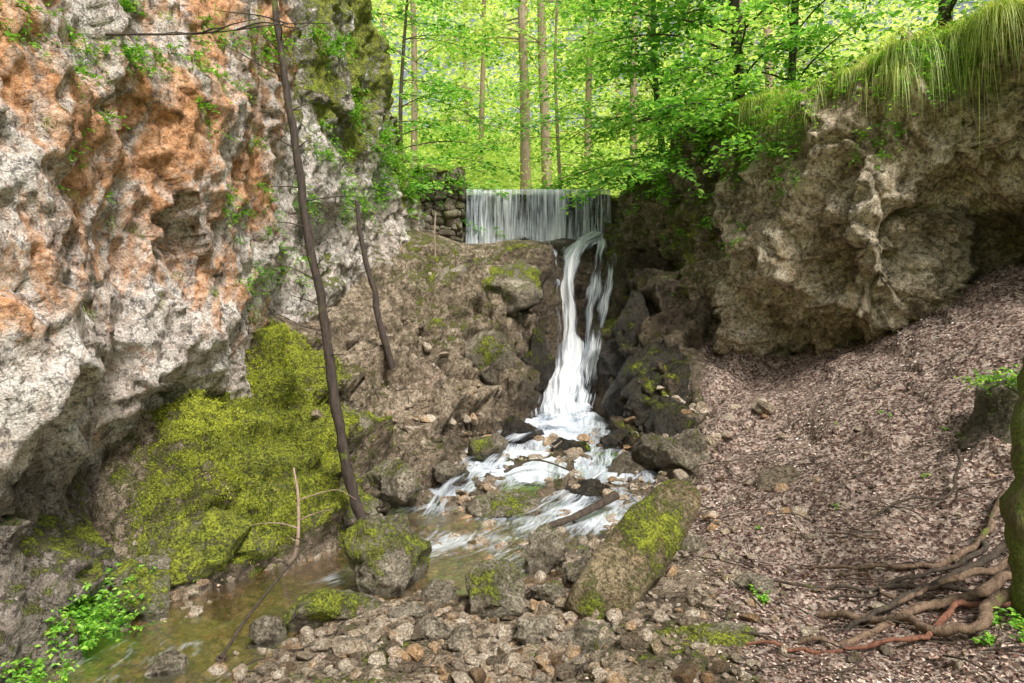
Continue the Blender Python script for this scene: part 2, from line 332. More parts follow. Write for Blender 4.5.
V=V+N*(.12*f1+.09*f2+.58*c1+.30*c2+.16*c3+.09*c4-.06*np.exp(-e1/.025)*(fbm(V*.8,2,77)>0)-.03*np.exp(-e2/.03)*(fbm(V*.8,2,78)>0)+.06*fbm(V*.9,3,39)+.012*fbm(V*11,3,44))[:,None]
cav_shade=ss(.0,.25,-(.6*c1+.5*c2+.35*c3))  # painted shade for cliff recesses, shares the mask with damp
N=gnormals(V,nu2,nv2,1)
mn=fbm(V*1.0,4,45)
lower=1-ss(-.35,.25,V[:,2]-np.interp(a,[0,5,6,7,8,15],[1.2,1.25,1.05,.85,1.2,1.2]))
far=ss(8.2,9.2,a)
moss=.02+.14*mn+.42*ss(.3,.8,N[:,2])+.28*far+.22*lower*ss(4.3,6.3,a)+.4*np.exp(-((a-8.0)/.5)**2-((V[:,2]-1.7)/.8)**2)+.42*ss(4.0,5.6,V[:,2])*ss(-.1,.4,fbm(V*[1,1.6,.5],3,51))+.4*far*ss(4.5,6.0,V[:,2])+.5*(zz>=top)
moss=moss+.3*np.exp(-((V[:,2]-3.9)/.5)**2-((a-7.2)/.4)**2)+.3*np.exp(-((V[:,2]-.3)/.5)**2-((a-4.5)/1.2)**2)
wet=.80*lower+.22*far+.15*far*(V[:,2]<3)+.3*cav_shade
stain=(.60-.55*lower-.36*far)*(1-.6*np.exp(-((V[:,2]-1.6)/.4)**2))+.16*mn
col=np.stack([np.clip(moss,0,1),np.clip(wet,0,1),np.clip(stain,0,1),np.ones_like(a)],1)
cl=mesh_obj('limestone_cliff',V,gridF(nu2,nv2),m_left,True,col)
LV,LN=V.reshape(nu2,nv2,3),N.reshape(nu2,nv2,3)
def lpt(yq,zq):
    i=min(max(int((yq-ay[0])/ST),0),nu2-1);j=min(max(int((zq-az[0])/ST),0),nv2-1);return LV[i,j],LN[i,j]
# ------------------------------------------------------------ right cliff
RC=[]
for s,pts in {-1.5:[(0,-.7),(2,-.7),(4,-.7),(5.5,-.8),(8,-1.2)],.5:[(0,.0),(2,-.1),(3.5,-.2),(4.8,-.3),(6,-.5),(8,-.6)],2:[(0,.4),(1.5,.2),(3,.4),(4.5,.5),(5.4,.4),(8,.1)],3.5:[(.2,-.3),(1.4,-.15),(2.2,.45),(3.5,.95),(4.8,1.0),(5.6,.8),(8,.5)],
 4.8:[(.5,-.9),(1.6,-.6),(2.1,.45),(3,1.0),(4,1.15),(5,1.1),(5.8,.8),(8,.4)],5.6:[(1,-1),(1.9,-.7),(2.5,.4),(3.2,.8),(4,.95),(5,.9),(8,.4)],6.3:[(1,-1.6),(2,-1.6),(3,-1.5),(3.7,-.6),(4.2,.5),(5,.7),(8,.3)],7.5:[(1,-1.6),(2,-1.5),(3,-1.3),(3.9,-.1),(4.3,.45),(5,.6),(8,.2)],10:[(1,-.5),(3,-.4),(5,0),(8,0)]}.items():
    for zq,o in pts: RC.append((s,zq,o))
rf=tps(RC)
as_=np.arange(-1.5,10,ST);az2=np.arange(-.2,9.8,ST)
A,Bz=np.meshgrid(as_,az2,indexing='ij');nu3,nv3=A.shape;a=A.ravel();b=Bz.ravel()
o=rf(a,b)
top=np.interp(a,[-1.5,0,1,2,3.5,4.5,5.5,7,10],[5.1,5.2,5.45,5.7,5.7,5.65,5.7,5.8,6.0])+.2*fbm(np.stack([a,a*0,a*0],1)*1.5,3,60)
ov=np.maximum(b-top,0);sl=np.interp(a,[-1.5,2.5,4.,10],[2.2,1.8,1.3,1.2])
o=o-ov*sl;zz=np.where(b>top,top+ov*np.interp(a,[-1.5,2.5,4,10],[.2,.3,.7,.8]),b)
E=np.array([.62,-.785]);NO=np.array([-.785,-.62])
V=np.stack([2.4+a*E[0]+o*NO[0],13.8+a*E[1]+o*NO[1],zz],1);N=gnormals(V,nu3,nv3,-1)
if N[:,0].mean()>0:N=-N
Pw=(V+.10*np.stack([fbm(V*1.2,3,61),fbm(V*1.2,3,62),fbm(V*1.2,3,63)],1))@np.array([[1,0,.35],[0,1,0],[-.35,0,.8]])
f1,e1,c1=cells(Pw,1.1,65);f2,e2,c2=cells(Pw,.45,66);c3=chip(V,.2,67);c4=chip(V,.1,68)
c1=c1-c1.mean();c2=c2-c2.mean()
rk=np.where(b>top,.25,1.)
V=V+N*(rk*(.24*f1+.14*f2+.68*c1+.40*c2+.20*c3+.08*c4-.10*np.exp(-e1/.03)-.05*np.exp(-e2/.03))+.08*fbm(V*.9,3,69)+.012*fbm(V*11,3,70))[:,None]
cav_shade=ss(.0,.25,-(.6*c1+.5*c2+.35*c3))  # shade painted between the chipped faces
N=gnormals(V,nu3,nv3,-1)
if N[:,0].mean()>0:N=-N
mn=fbm(V*1.0,4,71)
leftp=1-ss(1.8,3.2,a)
moss=.08+.18*mn+.28*ss(.2,.8,N[:,2])+.34*leftp+.8*(b>top)+.15*(1-ss(.5,2.,V[:,2]))+.2*ss(4.8,5.5,V[:,2])
wet=.66*leftp+.4*(1-ss(1.6,2.4,V[:,2]))+.8*ss(5.6,6.2,a)*(V[:,2]<3.8)+.35*cav_shade+.2*ss(5.0,5.6,V[:,2])  # damp plus painted crevice shade; base and right-hand hollow also darker
stain=.32+.3*mn
col=np.stack([np.clip(moss,0,1),np.clip(wet,0,1),np.clip(stain,0,1),np.ones_like(a)],1)
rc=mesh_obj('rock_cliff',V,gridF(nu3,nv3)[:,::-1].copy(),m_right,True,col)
RV,RN=V.reshape(nu3,nv3,3),N.reshape(nu3,nv3,3)
Rtop=top.reshape(nu3,nv3)[:,0]
# ------------------------------------------------------------ wider terrain
hx=np.concatenate([np.arange(-220,-30,14),np.arange(-30,30,1.0),np.arange(30,221,14)])
hy=np.concatenate([np.arange(-150,-10,14),np.arange(-10,60,1.0),np.arange(60,321,13)])
X,Y=np.meshgrid(hx,hy,indexing='ij');x=X.ravel();y=Y.ravel()
P3=np.stack([x,y,0*x],1)
plate=np.where(x<0,8.3,7.2)+.06*np.abs(x)
w=ss(4.3,6.0,np.abs(x-.5+np.where(x>0.5,-3.2,0)))
side=-1.2*(1-w)+plate*w
hill=5.0+.34*np.maximum(y-17,0)*np.where(y>90,.0,1)+np.where(y>90,.34*73,0)+.05*np.maximum(np.abs(x-1)-2.5,0)**1.1
hw=ss(15.6,16.6,y)
z=side*(1-hw)+hill*hw+.35*fbm(P3*.25,3,80)*hw
mh=M('forest_floor_grass');vv=mh.obj()
cc=mh.ramp(mh.noise(1.2,6,.7,vv),[(.3,(.14,.20,.04)),(.5,(.34,.46,.09)),(.7,(.55,.62,.18))])
cc=mh.mix(1,cc,mh.ramp(mh.noise(9,4,.7,vv),[(.3,.5),(.7,1.3)]),'MULTIPLY')
p=mh.n('ShaderNodeBsdfDiffuse',{'Color':cc});mh.t.links.new(p.outputs[0],mh.out.inputs[0])
mesh_obj('hill',np.stack([x,y,z],1),gridF(len(hx),len(hy)),mh.m,True)
def hz(px,py): return 5.0+.34*max(py-17,0)+.05*max(abs(px-1)-2.5,0)**1.1
# ------------------------------------------------------------ rocks
import bmesh
def ico(sub):
    bm=bmesh.new();bmesh.ops.create_icosphere(bm,subdivisions=sub,radius=1);v=np.array([q.co[:] for q in bm.verts]);f=np.array([[l.index for l in q.verts] for q in bm.faces]);bm.free();return v,f
ICO={k:ico(k) for k in(2,3,5,6)}
def rockshape(sub,seed,nc=16,lo=.5,hi=.9):
    v,f=ICO[sub];r=np.random.default_rng(seed);v=v.copy()
    for _ in range(nc):
        n=r.normal(size=3);n/=np.linalg.norm(n);h=r.uniform(lo,hi);d=v@n;v-=np.maximum(d-h,0)[:,None]*n*.97
    return v,f
def euler(rx,ry,rz): return np.array(Matrix.Rotation(rz,3,'Z')@Matrix.Rotation(ry,3,'Y')@Matrix.Rotation(rx,3,'X'))
def boulder(name,loc,sc,rot=(0,0,0),seed=1,moss=.3,wet=.2,mat=None,sub=5,stain=0.1,box=None,par=None,amp=1.):
    if box:
        v0,f=ICO[sub];v=np.sign(v0)*np.abs(v0)**box;v[:,1:]*=(1-.12*v[:,:1])
    else: v,f=rockshape(sub,seed)
    v=(v*np.array(sc))@euler(*rot).T
    n=v/np.linalg.norm(v,axis=1,keepdims=True);s=min(sc)
    W=v+np.array(loc)
    ff,ee,c1=cells(W,s*1.0,seed);c2=chip(W,s*.42,seed+3);c3=chip(W,s*.18,seed+5);c1=c1-c1.mean()
    v=v+n*(amp*s*(.05*ff+.42*c1+.18*c2+.09*c3)+.009*fbm(W*16,3,seed))[:,None]
    W=v+np.array(loc)
    up=np.clip(n[:,2],-1,1)
    mv=np.clip(moss*(.55+.5*ss(-.6,.7,up))+.30*fbm(W*2.5,3,seed),0,.92)
    c=np.stack([mv,np.clip(wet+.45*(1-ss(-.6,.2,up))+.3*ss(0,.3,-c1-.5*c2),0,1),np.full(len(v),stain),np.ones(len(v))],1)  # crevice shade painted into the wet channel; undersides darker as well
    return mesh_obj(name,W,f,mat or m_boul,True,c,parent=par)
sl=np.array([.83,.95,.56]);rz=math.atan2(sl[1],sl[0]);ry=-math.atan2(sl[2],math.hypot(sl[0],sl[1]))
boulder('mossy_stone_slab',(1.08,5.72,.27),(.92,.25,.22),(.6,ry,rz),11,.66,.05,sub=6,box=.62,amp=.55,mat=m_slab,stain=.3)
BL=[((-1.09,6.05,.08),(.50,.42,.38),(0,.1,.4),12,.64,.1),((-1.4,5.3,-.08),(.38,.3,.25),(.1,0,.6),13,.64,.2),
((-.11,5.4,.0),(.28,.27,.29),(.2,.3,0),14,.56,.15),((-1.06,4.62,-.15),(.26,.24,.19),(0,.1,1),15,.2,.5),((-.6,5.6,-.1),(.22,.2,.2),(0,0,.3),16,.25,.5),((.33,6.2,.03),(.24,.2,.27),(0,0,.3),17,.5,.2),
((-2.78,6.0,.2),(.46,.42,.46),(0,0,.3),18,.9,.2),((-3.0,5.5,-.05),(.3,.3,.3),(0,0,1.3),41,.7,.3),((-2.55,6.5,.2),(.38,.4,.4),(0,0,.3),42,1.,.2),((.55,4.75,-.1),(.36,.26,.13),(0,.1,.3),19,.5,.2),((1.35,4.65,-.04),(.44,.3,.12),(0,0,.1),20,.66,.1),((1.0,4.3,-.05),(.2,.18,.08),(0,0,.5),43,.5,.2),((.15,4.9,-.08),(.2,.16,.12),(0,0,.5),47,.2,.3),((-.35,4.75,-.08),(.18,.14,.1),(0,0,1.5),48,.1,.1),((.75,5.15,-.05),(.2,.15,.13),(0,0,2.5),49,.3,.3),((.3,5.5,-.03),(.18,.15,.13),(0,0,2.5),58,.3,.3),((-.6,4.9,-.1),(.17,.15,.12),(0,0,.5),59,.3,.2),((.6,5.9,.02),(.2,.18,.16),(0,0,.5),60,.4,.3),((-.75,5.15,-.08),(.2,.18,.14),(0,.2,.5),62,.2,.3),((1.9,5.3,.08),(.2,.17,.13),(0,.2,.5),63,.3,.3),((1.6,6.3,.12),(.22,.2,.16),(0,.2,1.5),64,.35,.2),
((4.75,6.7,1.1),(.36,.4,.55),(0,.2,.5),21,.35,.5),((5.3,6.3,1.5),(.4,.4,.7),(0,.2,1.5),44,.4,.5),((2.3,8.9,.45),(.4,.35,.4),(0,0,0),23,.35,.5),((1.95,9.3,.4),(.35,.35,.35),(0,0,2),54,.3,.7),
((-.0,8.15,.02),(.6,.35,.18),(0,0,.2),25,.55,.3),((1.0,8.5,.1),(.35,.3,.2),(0,0,.8),26,.25,.8),((1.5,9.2,.2),(.4,.35,.28),(0,0,2),27,.3,.7),((-.8,9.0,.25),(.35,.3,.22),(0,0,2),28,.4,.5),((.9,10.2,.4),(.35,.3,.2),(0,0,0),29,.2,.9),((.1,10.9,.55),(.4,.35,.3),(0,0,1),30,.25,.8),((-.3,9.9,.5),(.35,.3,.25),(0,0,1),55,.4,.5),((1.6,10.4,.45),(.3,.3,.22),(0,0,1),56,.2,.8),
((-.55,12.5,1.5),(.95,.6,.8),(.2,.3,.3),31,.42,.3),((.05,13.2,3.0),(.75,.6,.8),(.3,.1,.8),32,.56,.15),((-.9,13.3,2.9),(.9,.6,.9),(.2,.2,.2),33,.42,.25),((2.8,15.0,4.85),(.5,.4,.55),(0,0,.3),34,.35,.1),((2.55,14.5,4.25),(.38,.35,.5),(0,.3,.9),35,.3,.4),((2.95,14.4,4.5),(.4,.35,.4),(0,0,.9),57,.35,.1),
((-1.7,7.2,.25),(.3,.35,.25),(0,0,.9),36,.6,.2),((-1.35,7.9,.35),(.35,.35,.3),(0,0,1.9),37,.45,.3),((-2.1,8.3,.9),(.4,.5,.4),(0,0,1.9),38,.7,.2),((.5,13.0,1.6),(.3,.4,.7),(0,.1,.5),61,.4,.8),
((-2.3,4.5,-.16),(.16,.13,.09),(0,0,.5),45,.4,.4),((-1.75,4.9,-.1),(.15,.13,.1),(0,0,.5),46,.4,.4)]
for i,(l,s,r,sd_,mo,we) in enumerate(BL):
    boulder('boulder',l,s,r,sd_,mo,we,mat=(m_dark if we>.72 else m_boul))
# continuous wet outcrop beside the fall
oc=link(D.objects.new('wet_rock_outcrop',None))
for k,(l,s,r,sd_) in enumerate([((2.15,12.4,2.0),(.55,.7,1.25),(0,.15,.2),40),((2.25,11.5,1.3),(.6,.8,1.05),(0,.25,.4),39),((2.3,10.7,1.0),(.55,.8,.85),(.1,.3,.3),65),((2.35,9.9,.65),(.55,.7,.65),(.1,.3,.6),24)]):
    boulder('rock_face_%d'%k,l,s,r,sd_,.34,.78,mat=m_dark,sub=6,par=oc)
boulder('earth_mound',(3.15,7.55,.30),(.48,.4,.36),(0,.2,.5),22,.0,.55,mat=m_ter,stain=.3)
B=Buf()
def pebbles(n,cx,cy,rx,ry,smin,smax,seed):
    r=np.random.default_rng(seed)
    for k in range(n):
        px=cx+r.normal()*rx;py=cy+r.normal()*ry
        if py<2 or py>13:continue
        s=smin*(smax/smin)**(r.random()**1.8)
        v,f=rockshape(3 if s>.07 else 2,int(r.integers(1e6)),9,.45,.85)
        v=(v*np.array([1,r.uniform(.6,.95),r.uniform(.45,.8)])*s)@euler(r.normal()*.3,r.normal()*.3,r.uniform(0,6.3)).T
        B.add(v+np.array([px,py,gz(px,py)+s*.25]),f,(r.uniform(0,.45)*(r.random()<.4),r.uniform(0,.9)*(r.random()<.7),r.random()*.8))
pebbles(900,-.1,4.85,.8,.45,.018,.10,1);pebbles(340,.1,6.4,.9,.5,.025,.11,2);pebbles(600,-2.2,5.0,.5,.9,.02,.09,3);pebbles(450,.3,8.8,1.0,1.2,.03,.15,4);pebbles(400,-.5,7.2,.9,.5,.025,.12,5);pebbles(160,1.7,6.2,.6,.9,.02,.09,6);pebbles(140,3.2,6.2,1.2,1.3,.015,.06,7);pebbles(200,-1.2,9.8,.7,1.3,.03,.14,8);pebbles(110,.4,10.8,.8,.8,.06,.2,9);pebbles(160,.6,4.2,1,.3,.015,.07,10);pebbles(90,2.2,9.2,.5,.6,.04,.2,11)
m_peb=rock_mat('pebble_stone',(.20,.145,.095),(.43,.33,.23),(.76,.65,.52),stain=(.52,.30,.13),scale=4,crack=.2)
B.obj('pebbles',m_peb,False)
# ------------------------------------------------------------ weir wall and abutment
def masonry(name,x0,x1,yf,z0,z1,depth,mat,seed,bl=.34,bh=.2,mossy=.4,wet=.6,rough=.02,yj=.03,rnd=.28):
    B=Buf();r=np.random.default_rng(seed);zc=z0;row=0
    v0,f0=ICO[3]
    while zc<z1-.02:
        h=min(bh*r.uniform(.6,1.5),z1-zc);xc=x0-r.uniform(0,.9)*bl
        while xc<x1-.03:
            w_=bl*r.uniform(.5,1.6);a0=max(xc,x0);a1=min(xc+w_,x1)
            if a1-a0>.05:
                v=np.sign(v0)*np.abs(v0)**rnd
                v=v*np.array([(a1-a0)/2+.006,depth/2,h/2+.006])+np.array([(a0+a1)/2,yf+depth/2+r.uniform(-yj,yj),zc+h/2])
                v=v+rough*np.stack([fbm(v*5,4,1),fbm(v*5,4,2),fbm(v*5,4,3)],1)
                B.add(v,f0,(mossy*r.uniform(.6,1.1)+(.3 if zc+h>z1-.02 else 0),wet*r.uniform(.3,1.2),.2))
            xc+=w_
        zc+=h;row+=1
    return B.obj(name,mat)
masonry('stone_weir',-1.1,2.25,15.42,3.7,5.33,.5,m_dark,3,mossy=.1,wet=.6)
masonry('stone_wall',-2.6,-1.06,14.95,4.0,5.8,.95,m_boul,4,mossy=.45,wet=.6,rough=.06,yj=.06,rnd=.33,bl=.28,bh=.15)
# ------------------------------------------------------------ water
def water_mat(name,lo,hi,white=.95):
    m=M(name);uv=m.n('ShaderNodeTexCoord').outputs['UV'];mo,we,st,al=m.mask()
    mp2=m.n('ShaderNodeMapping',{'Vector':uv,'Scale':(3.1,1.6,1)}).outputs[0]
    n1=m.noise(1,4,.6,uv,.3);n2=m.noise(1,3,.6,mp2,.15)
    f=m.math('ADD',m.math('MULTIPLY',n1,.6),m.math('MULTIPLY',n2,.4))
    f=m.math('ADD',f,m.math('MULTIPLY',m.math('SUBTRACT',mo,.5),.6))
    fac=m.mapr(f,lo,hi)
    c=m.ramp(f,[(.42,(.46,.56,.70)),(.66,(white,white,white))])
    bp=m.n('ShaderNodeBump',{'Height':f,'Strength':.5,'Distance':.05})
    p=m.n('ShaderNodeBsdfPrincipled',{'Base Color':c,'Roughness':.35,'Normal':bp.outputs[0]})
    tl=m.n('ShaderNodeBsdfTranslucent',{'Color':(.85,.9,.95,1)})
    pm=m.n('ShaderNodeMixShader',{0:.25,1:p.outputs[0],2:tl.outputs[0]})
    tr=m.n('ShaderNodeBsdfTransparent')
    x=m.n('ShaderNodeMixShader',{0:fac,1:tr.outputs[0],2:pm.outputs[0]})
    m.t.links.new(x.outputs[0],m.out.inputs[0]);return m.m
m_fall=water_mat('falling_water',.43,.63)
wf=link(D.objects.new('waterfall',None))
nx,nz=320,40
u=np.linspace(-1.02,2.2,nx);t=np.linspace(0,1,nz)
for L in range(2):
    U,T=np.meshgrid(u,t,indexing='ij')
    foot=4.17+.1*np.sin(U*3+L)+.08*np.sin(U*7.3)
    Zz=5.40-(5.40-foot)*np.clip((T-.12)/.88,0,1)-.02*(T>.12)
    Yy=15.40-.16*np.clip(T/.15,0,1)-.10*T+ .012*np.sin(U*40+L*2)-.05*L
    Yy=np.where(T<.1,15.40+.5*(.1-T)/.1-.1,Yy);Zz=np.where(T<.1,5.40,Zz)
    dens=.47+.16*vn(np.stack([U.ravel()*3,U.ravel()*0,U.ravel()*0+L],1),9)+.14*ss(.5,1,T).ravel()+.12*(1-ss(.1,.25,T)).ravel()-.04*L
    c=np.stack([dens,dens,dens,np.ones(dens.size)],1)
    mesh_obj('curtain_%d'%L,np.stack([U,Yy,Zz],-1).reshape(-1,3),gridF(nx,nz),m_fall,True,c,uv=np.stack([U.ravel()*16+L*50,T.ravel()*1.1],1),parent=wf)
def ribbon(name,C,dens,k=21,n=160,su=9,sv=1.0,bulge=.1,seed=0,off=0.,wob=1.):
    P=crv(C,n);W=P[:,3]*(1+.25*vn(np.stack([np.arange(n)*.12,np.zeros(n),np.zeros(n)+seed],1),8));P=P[:,:3]
    P=P+np.stack([.04*wob*vn(np.stack([np.arange(n)*.1,np.zeros(n)+5,np.zeros(n)+seed],1),8),0*W,0*W],1)
    T=np.gradient(P,axis=0);Ln=np.cumsum(np.linalg.norm(T,axis=1));T/=np.linalg.norm(T,axis=1,keepdims=True)
    S=np.cross(T,[0,0,1.]);S/=np.linalg.norm(S,axis=1,keepdims=True);S=np.where(S[:,:1]<0,-S,S);S[:,1]*=.3
    Nn=np.cross(S,T);Nn=np.where(Nn[:,2:]<0,-Nn,Nn)
    q=np.linspace(-1,1,k)
    V=P[:,None]+S[:,None]*(W[:,None]*q[None])[...,None]+Nn[:,None]*(bulge*(1-q**2)-.07*q**2+off)[None,:,None]
    uu=(q[None]*W[:,None]*su);vvv=np.repeat(Ln[:,None],k,1)*sv+seed*7
    V=V.reshape(-1,3);V=V+np.array([.2,-1,.5])*(.035*vn(np.stack([uu.ravel()*.9,vvv.ravel()*2.2,0*vvv.ravel()+seed],1),3))[:,None]
    d=(dens-.45*np.abs(q[None])**2+0*uu).ravel()+.24*vn(np.stack([uu.ravel()*.5,vvv.ravel()*1.6,0*vvv.ravel()],1),4)
    e=np.minimum(np.arange(n),np.arange(n)[::-1]);d=d-np.repeat(.4*np.exp(-e/4.),k)
    c=np.stack([d,d,d,np.ones(d.size)],1)
    mesh_obj(name,V,gridF(n,k),m_fall,True,c,uv=np.stack([uu.ravel()+seed*13,vvv.ravel()],1),parent=wf)
ribbon('main_fall',[(a,b,c,w*1.3) for a,b,c,w in CH],.78,su=14,bulge=.05,seed=1)
ribbon('main_veil',[(a+.02,b-.06,c+.05,w*.8) for a,b,c,w in CH],.68,su=20,bulge=.08,seed=2)
ribbon('side_fall',CH2,.52,su=16,bulge=.03,seed=3,wob=.4)
ribbon('side_veil',[(1.95,15,4.3,.3),(1.9,14.4,3.98,.25),(1.72,13.9,3.3,.2),(1.55,13.5,2.5,.18),(1.42,13.15,1.7,.2),(1.3,12.8,1.1,.25)],.54,su=17,bulge=.03,seed=5,wob=.4)
ribbon('ledge_run',[(-.2,15.1,4.27,.10),(.3,15.05,4.26,.12),(.7,14.95,4.22,.14),(1.1,14.7,4.12,.2),(1.25,14.3,3.9,.2)],.66,su=10,bulge=.04,seed=6)
ribbon('thin_spill',[(.75,14.5,4.15,.12),(.85,14.1,3.8,.1),(.9,13.7,3.1,.07),(.92,13.35,2.3,.08),(.85,12.95,1.4,.12),(.75,12.6,.8,.2)],.52,su=12,bulge=.04,seed=7)
ribbon('basin_spray',[(1.3,12.6,.85,.2),(1.0,12.3,.72,.5),(.85,11.9,.62,.6),(.75,11.4,.55,.7)],.7,su=8,bulge=.05,seed=9)
ribbon('rapid_run',[(.75,11.6,.62,.5),(.3,10.9,.6,.35),(-.1,10.2,.46,.35),(-.5,9.3,.3,.4),(-.8,8.4,.12,.4),(-.95,7.6,.0,.35)],.5,su=8,bulge=.03,seed=10)
ribbon('rapid_run_wide',[(.8,11.5,.6,.5),(1.2,10.6,.52,.4),(1.3,9.7,.4,.5),(1.1,8.9,.24,.5),(.6,8.1,.1,.5),(0,7.4,.0,.5)],.46,su=8,bulge=.03,seed=12)
P=crv(SP,420);T=np.gradient(P[:,:2],axis=0);T/=np.linalg.norm(T,axis=1,keepdims=True);S=np.stack([-T[:,1],T[:,0]],1)
q=np.linspace(-1.3,1.3,61);Ln=np.cumsum(np.linalg.norm(np.gradient(P[:,:2],axis=0),axis=1))
W=P[:,3:4]*q[None]
VX=P[:,0:1]+S[:,0:1]*W;VY=P[:,1:2]+S[:,1:2]*W
st=np.repeat(P[:,2:3],61,1)
Pv=np.stack([VX.ravel(),VY.ravel(),0*VX.ravel()],1)
rap=ss(8.0,9.0,VY.ravel())
VZ=st.ravel()+.006*fbm(Pv*5,3,90)+rap*(.06*fbm(Pv*2.3,3,91)+.025*fbm(Pv*9,2,92)+.02)
uvs=np.stack([W.ravel(),np.repeat(Ln,61)],1)
foam=.24*ss(6.4,7.4,VY.ravel())+.14*ss(8,8.8,VY.ravel())+.25*ss(11.2,12.2,VY.ravel())+.10*(VY.ravel()<4.9)*(VX.ravel()<-2.1)-.15*(np.abs(np.repeat(q[None],420,0).ravel())>1.)
foam=foam+.24*fbm(Pv*1.3,3,95)
m=M('stream_water');uvn=m.n('ShaderNodeTexCoord').outputs['UV'];mo,we,stt,al=m.mask()
mp=m.n('ShaderNodeMapping',{'Vector':uvn,'Scale':(9,2.2,1)}).outputs[0]
mp2=m.n('ShaderNodeMapping',{'Vector':uvn,'Scale':(30,7,1)}).outputs[0]
n1=m.noise(1,5,.6,mp,1.2);n2=m.noise(1,4,.6,mp2,.6)
f=m.math('ADD',m.math('MULTIPLY',n1,.65),m.math('MULTIPLY',n2,.35))
ff=m.mapr(m.math('ADD',f,m.math('MULTIPLY',mo,.75)),.62,.94)
bp=m.n('ShaderNodeBump',{'Height':m.math('ADD',f,m.math('MULTIPLY',m.noise(14,3,.5,m.obj()),.4)),'Strength':.4,'Distance':.05})
tr=m.n('ShaderNodeBsdfTransparent',{'Color':(.95,.80,.55,1)})
gl=m.n('ShaderNodeBsdfGlossy',{'Color':(.9,.95,1,1),'Roughness':.08,'Normal':bp.outputs[0]})
fr=m.n('ShaderNodeFresnel',{'IOR':1.33,'Normal':bp.outputs[0]})
w1=m.n('ShaderNodeMixShader',{0:m.mapr(fr.outputs[0],0,1,.0,.7),1:tr.outputs[0],2:gl.outputs[0]})
fo=m.n('ShaderNodeBsdfPrincipled',{'Base Color':(.78,.84,.92,1),'Roughness':.35,'Normal':bp.outputs[0]})
w2=m.n('ShaderNodeMixShader',{0:m.math('MULTIPLY',ff,.85),1:w1.outputs[0],2:fo.outputs[0]})
m.t.links.new(w2.outputs[0],m.out.inputs[0])
foam=np.clip(foam,0,1)
mesh_obj('stream',np.stack([VX.ravel(),VY.ravel(),VZ],1),gridF(420,61)[:,::-1].copy(),m.m,True,np.stack([foam,foam,foam,np.ones_like(foam)],1),uv=uvs)
mesh_obj('pond',np.array([(-1.3,15.6,5.35),(2.6,15.6,5.35),(3,17.6,5.35),(-2,17.6,5.35)]),np.array([[0,1,2,3]]),m.m,True,np.zeros((4,4)),uv=np.zeros((4,2)))
# ------------------------------------------------------------ leaf litter
B=Buf()
w=np.clip(GL,0,1)*(GV[:,1]>2.5)*(1/(1+.03*GV[:,1]**2))+.03*(GV[:,1]<11)*(GV[:,2]<3)*(GV[:,0]>-3);w/=w.sum()
idx=rng.choice(len(GV),62000,p=w)
n=len(idx);Pp=GV[idx]+rng.normal(size=(n,3))*[.018,.018,0]+GN[idx]*.006
Nn=GN[idx]+rng.normal(size=(n,3))*.42;Dd=rng.normal(size=(n,3));Dd[:,2]*=.2
ll=rng.uniform(.014,.042,n)
leaves(B,Pp,Dd,Nn,ll,ll*rng.uniform(.35,.75,n),np.clip(rng.beta(1.1,1.2,n)*.85+.02+.38*(fbm(Pp*.9,3,99))-.3*(Pp[:,0]<0),0,1),fold=.15)
B.obj('leaf_litter',m_lit,False)
B=Buf()
for k in range(280):
    px,py=(rng.uniform(1.3,5.5),rng.uniform(3.6,9)) if k<190 else (rng.uniform(-2.2,1.),rng.uniform(4.2,11))
    an=rng.uniform(0,6.3);L=rng.uniform(.12,.6);pts=[(px+math.cos(an)*L*t+rng.normal()*.02,py+math.sin(an)*L*t+rng.normal()*.02,gz(px+math.cos(an)*L*t,py+math.sin(an)*L*t)+.02+rng.random()*.03) for t in(0,.33,.66,1)]
    B.add(*tube(crv(pts,8),np.linspace(.007,.003,8),5))
B.obj('fallen_twigs',m_barkD)
B=Buf()
w=np.clip(GM-.5,0,.5)*(GV[:,1]<9.5)*(GL<.5);w/=w.sum();idx=rng.choice(len(GV),48000,p=w);n=len(idx)
Dd=GN[idx]+rng.normal(size=(n,3))*.9;leaves(B,GV[idx]+rng.normal(size=(n,3))*.012,Dd,rng.normal(size=(n,3)),rng.uniform(.010,.024,n),rng.uniform(.006,.012,n),np.clip(rng.normal(.45,.16,n)+.5*fbm(GV[idx]*2.2,3,98),0,1))
B.obj('moss',m_mossb,False)
# ------------------------------------------------------------ roots
def root(name,pts,r0,r1,mat,lift=.015):
    P=crv([(a,b,gz(a,b)+lift+c*.8) for a,b,c in pts],40);P=P+.03*np.stack([fbm(P*6,2,1),fbm(P*6,2,2),fbm(P*6,2,3)],1)
    B=Buf();B.add(*tube(P,np.linspace(r0,r1,40)*.8,10,.3));return B.obj(name,mat)
root('tree_root',[(3.7,4.5,.25),(3.1,4.35,.12),(2.8,4.2,.05),(2.6,4.45,.06),(2.45,4.75,.05),(2.22,4.95,0)],.05,.03,m_root)
root('tree_root',[(4.3,5.9,.05),(3.8,5.5,.05),(3.3,5.3,.03),(2.9,5.45,.04),(2.5,5.75,0)],.04,.015,m_root)
root('tree_root',[(3.9,5.2,.15),(3.3,5.0,.1),(2.8,4.8,.05),(2.2,4.65,0)],.04,.02,m_barkD)
root('tree_root',[(3.6,4.9,.12),(3.1,4.7,.08),(2.7,4.62,.05),(2.2,4.45,0),(1.9,4.5,0)],.05,.02,m_root)
root('tree_root',[(3.5,4.7,.05),(3.0,4.55,.06),(2.5,4.25,.03),(2.0,4.3,.02),(1.55,4.45,0)],.028,.012,m_rootr)
root('tree_root',[(3.9,4.8,.05),(3.4,4.75,.06),(2.9,5.05,.05),(2.5,5.15,0),(2.0,5.4,0)],.035,.012,m_barkD)
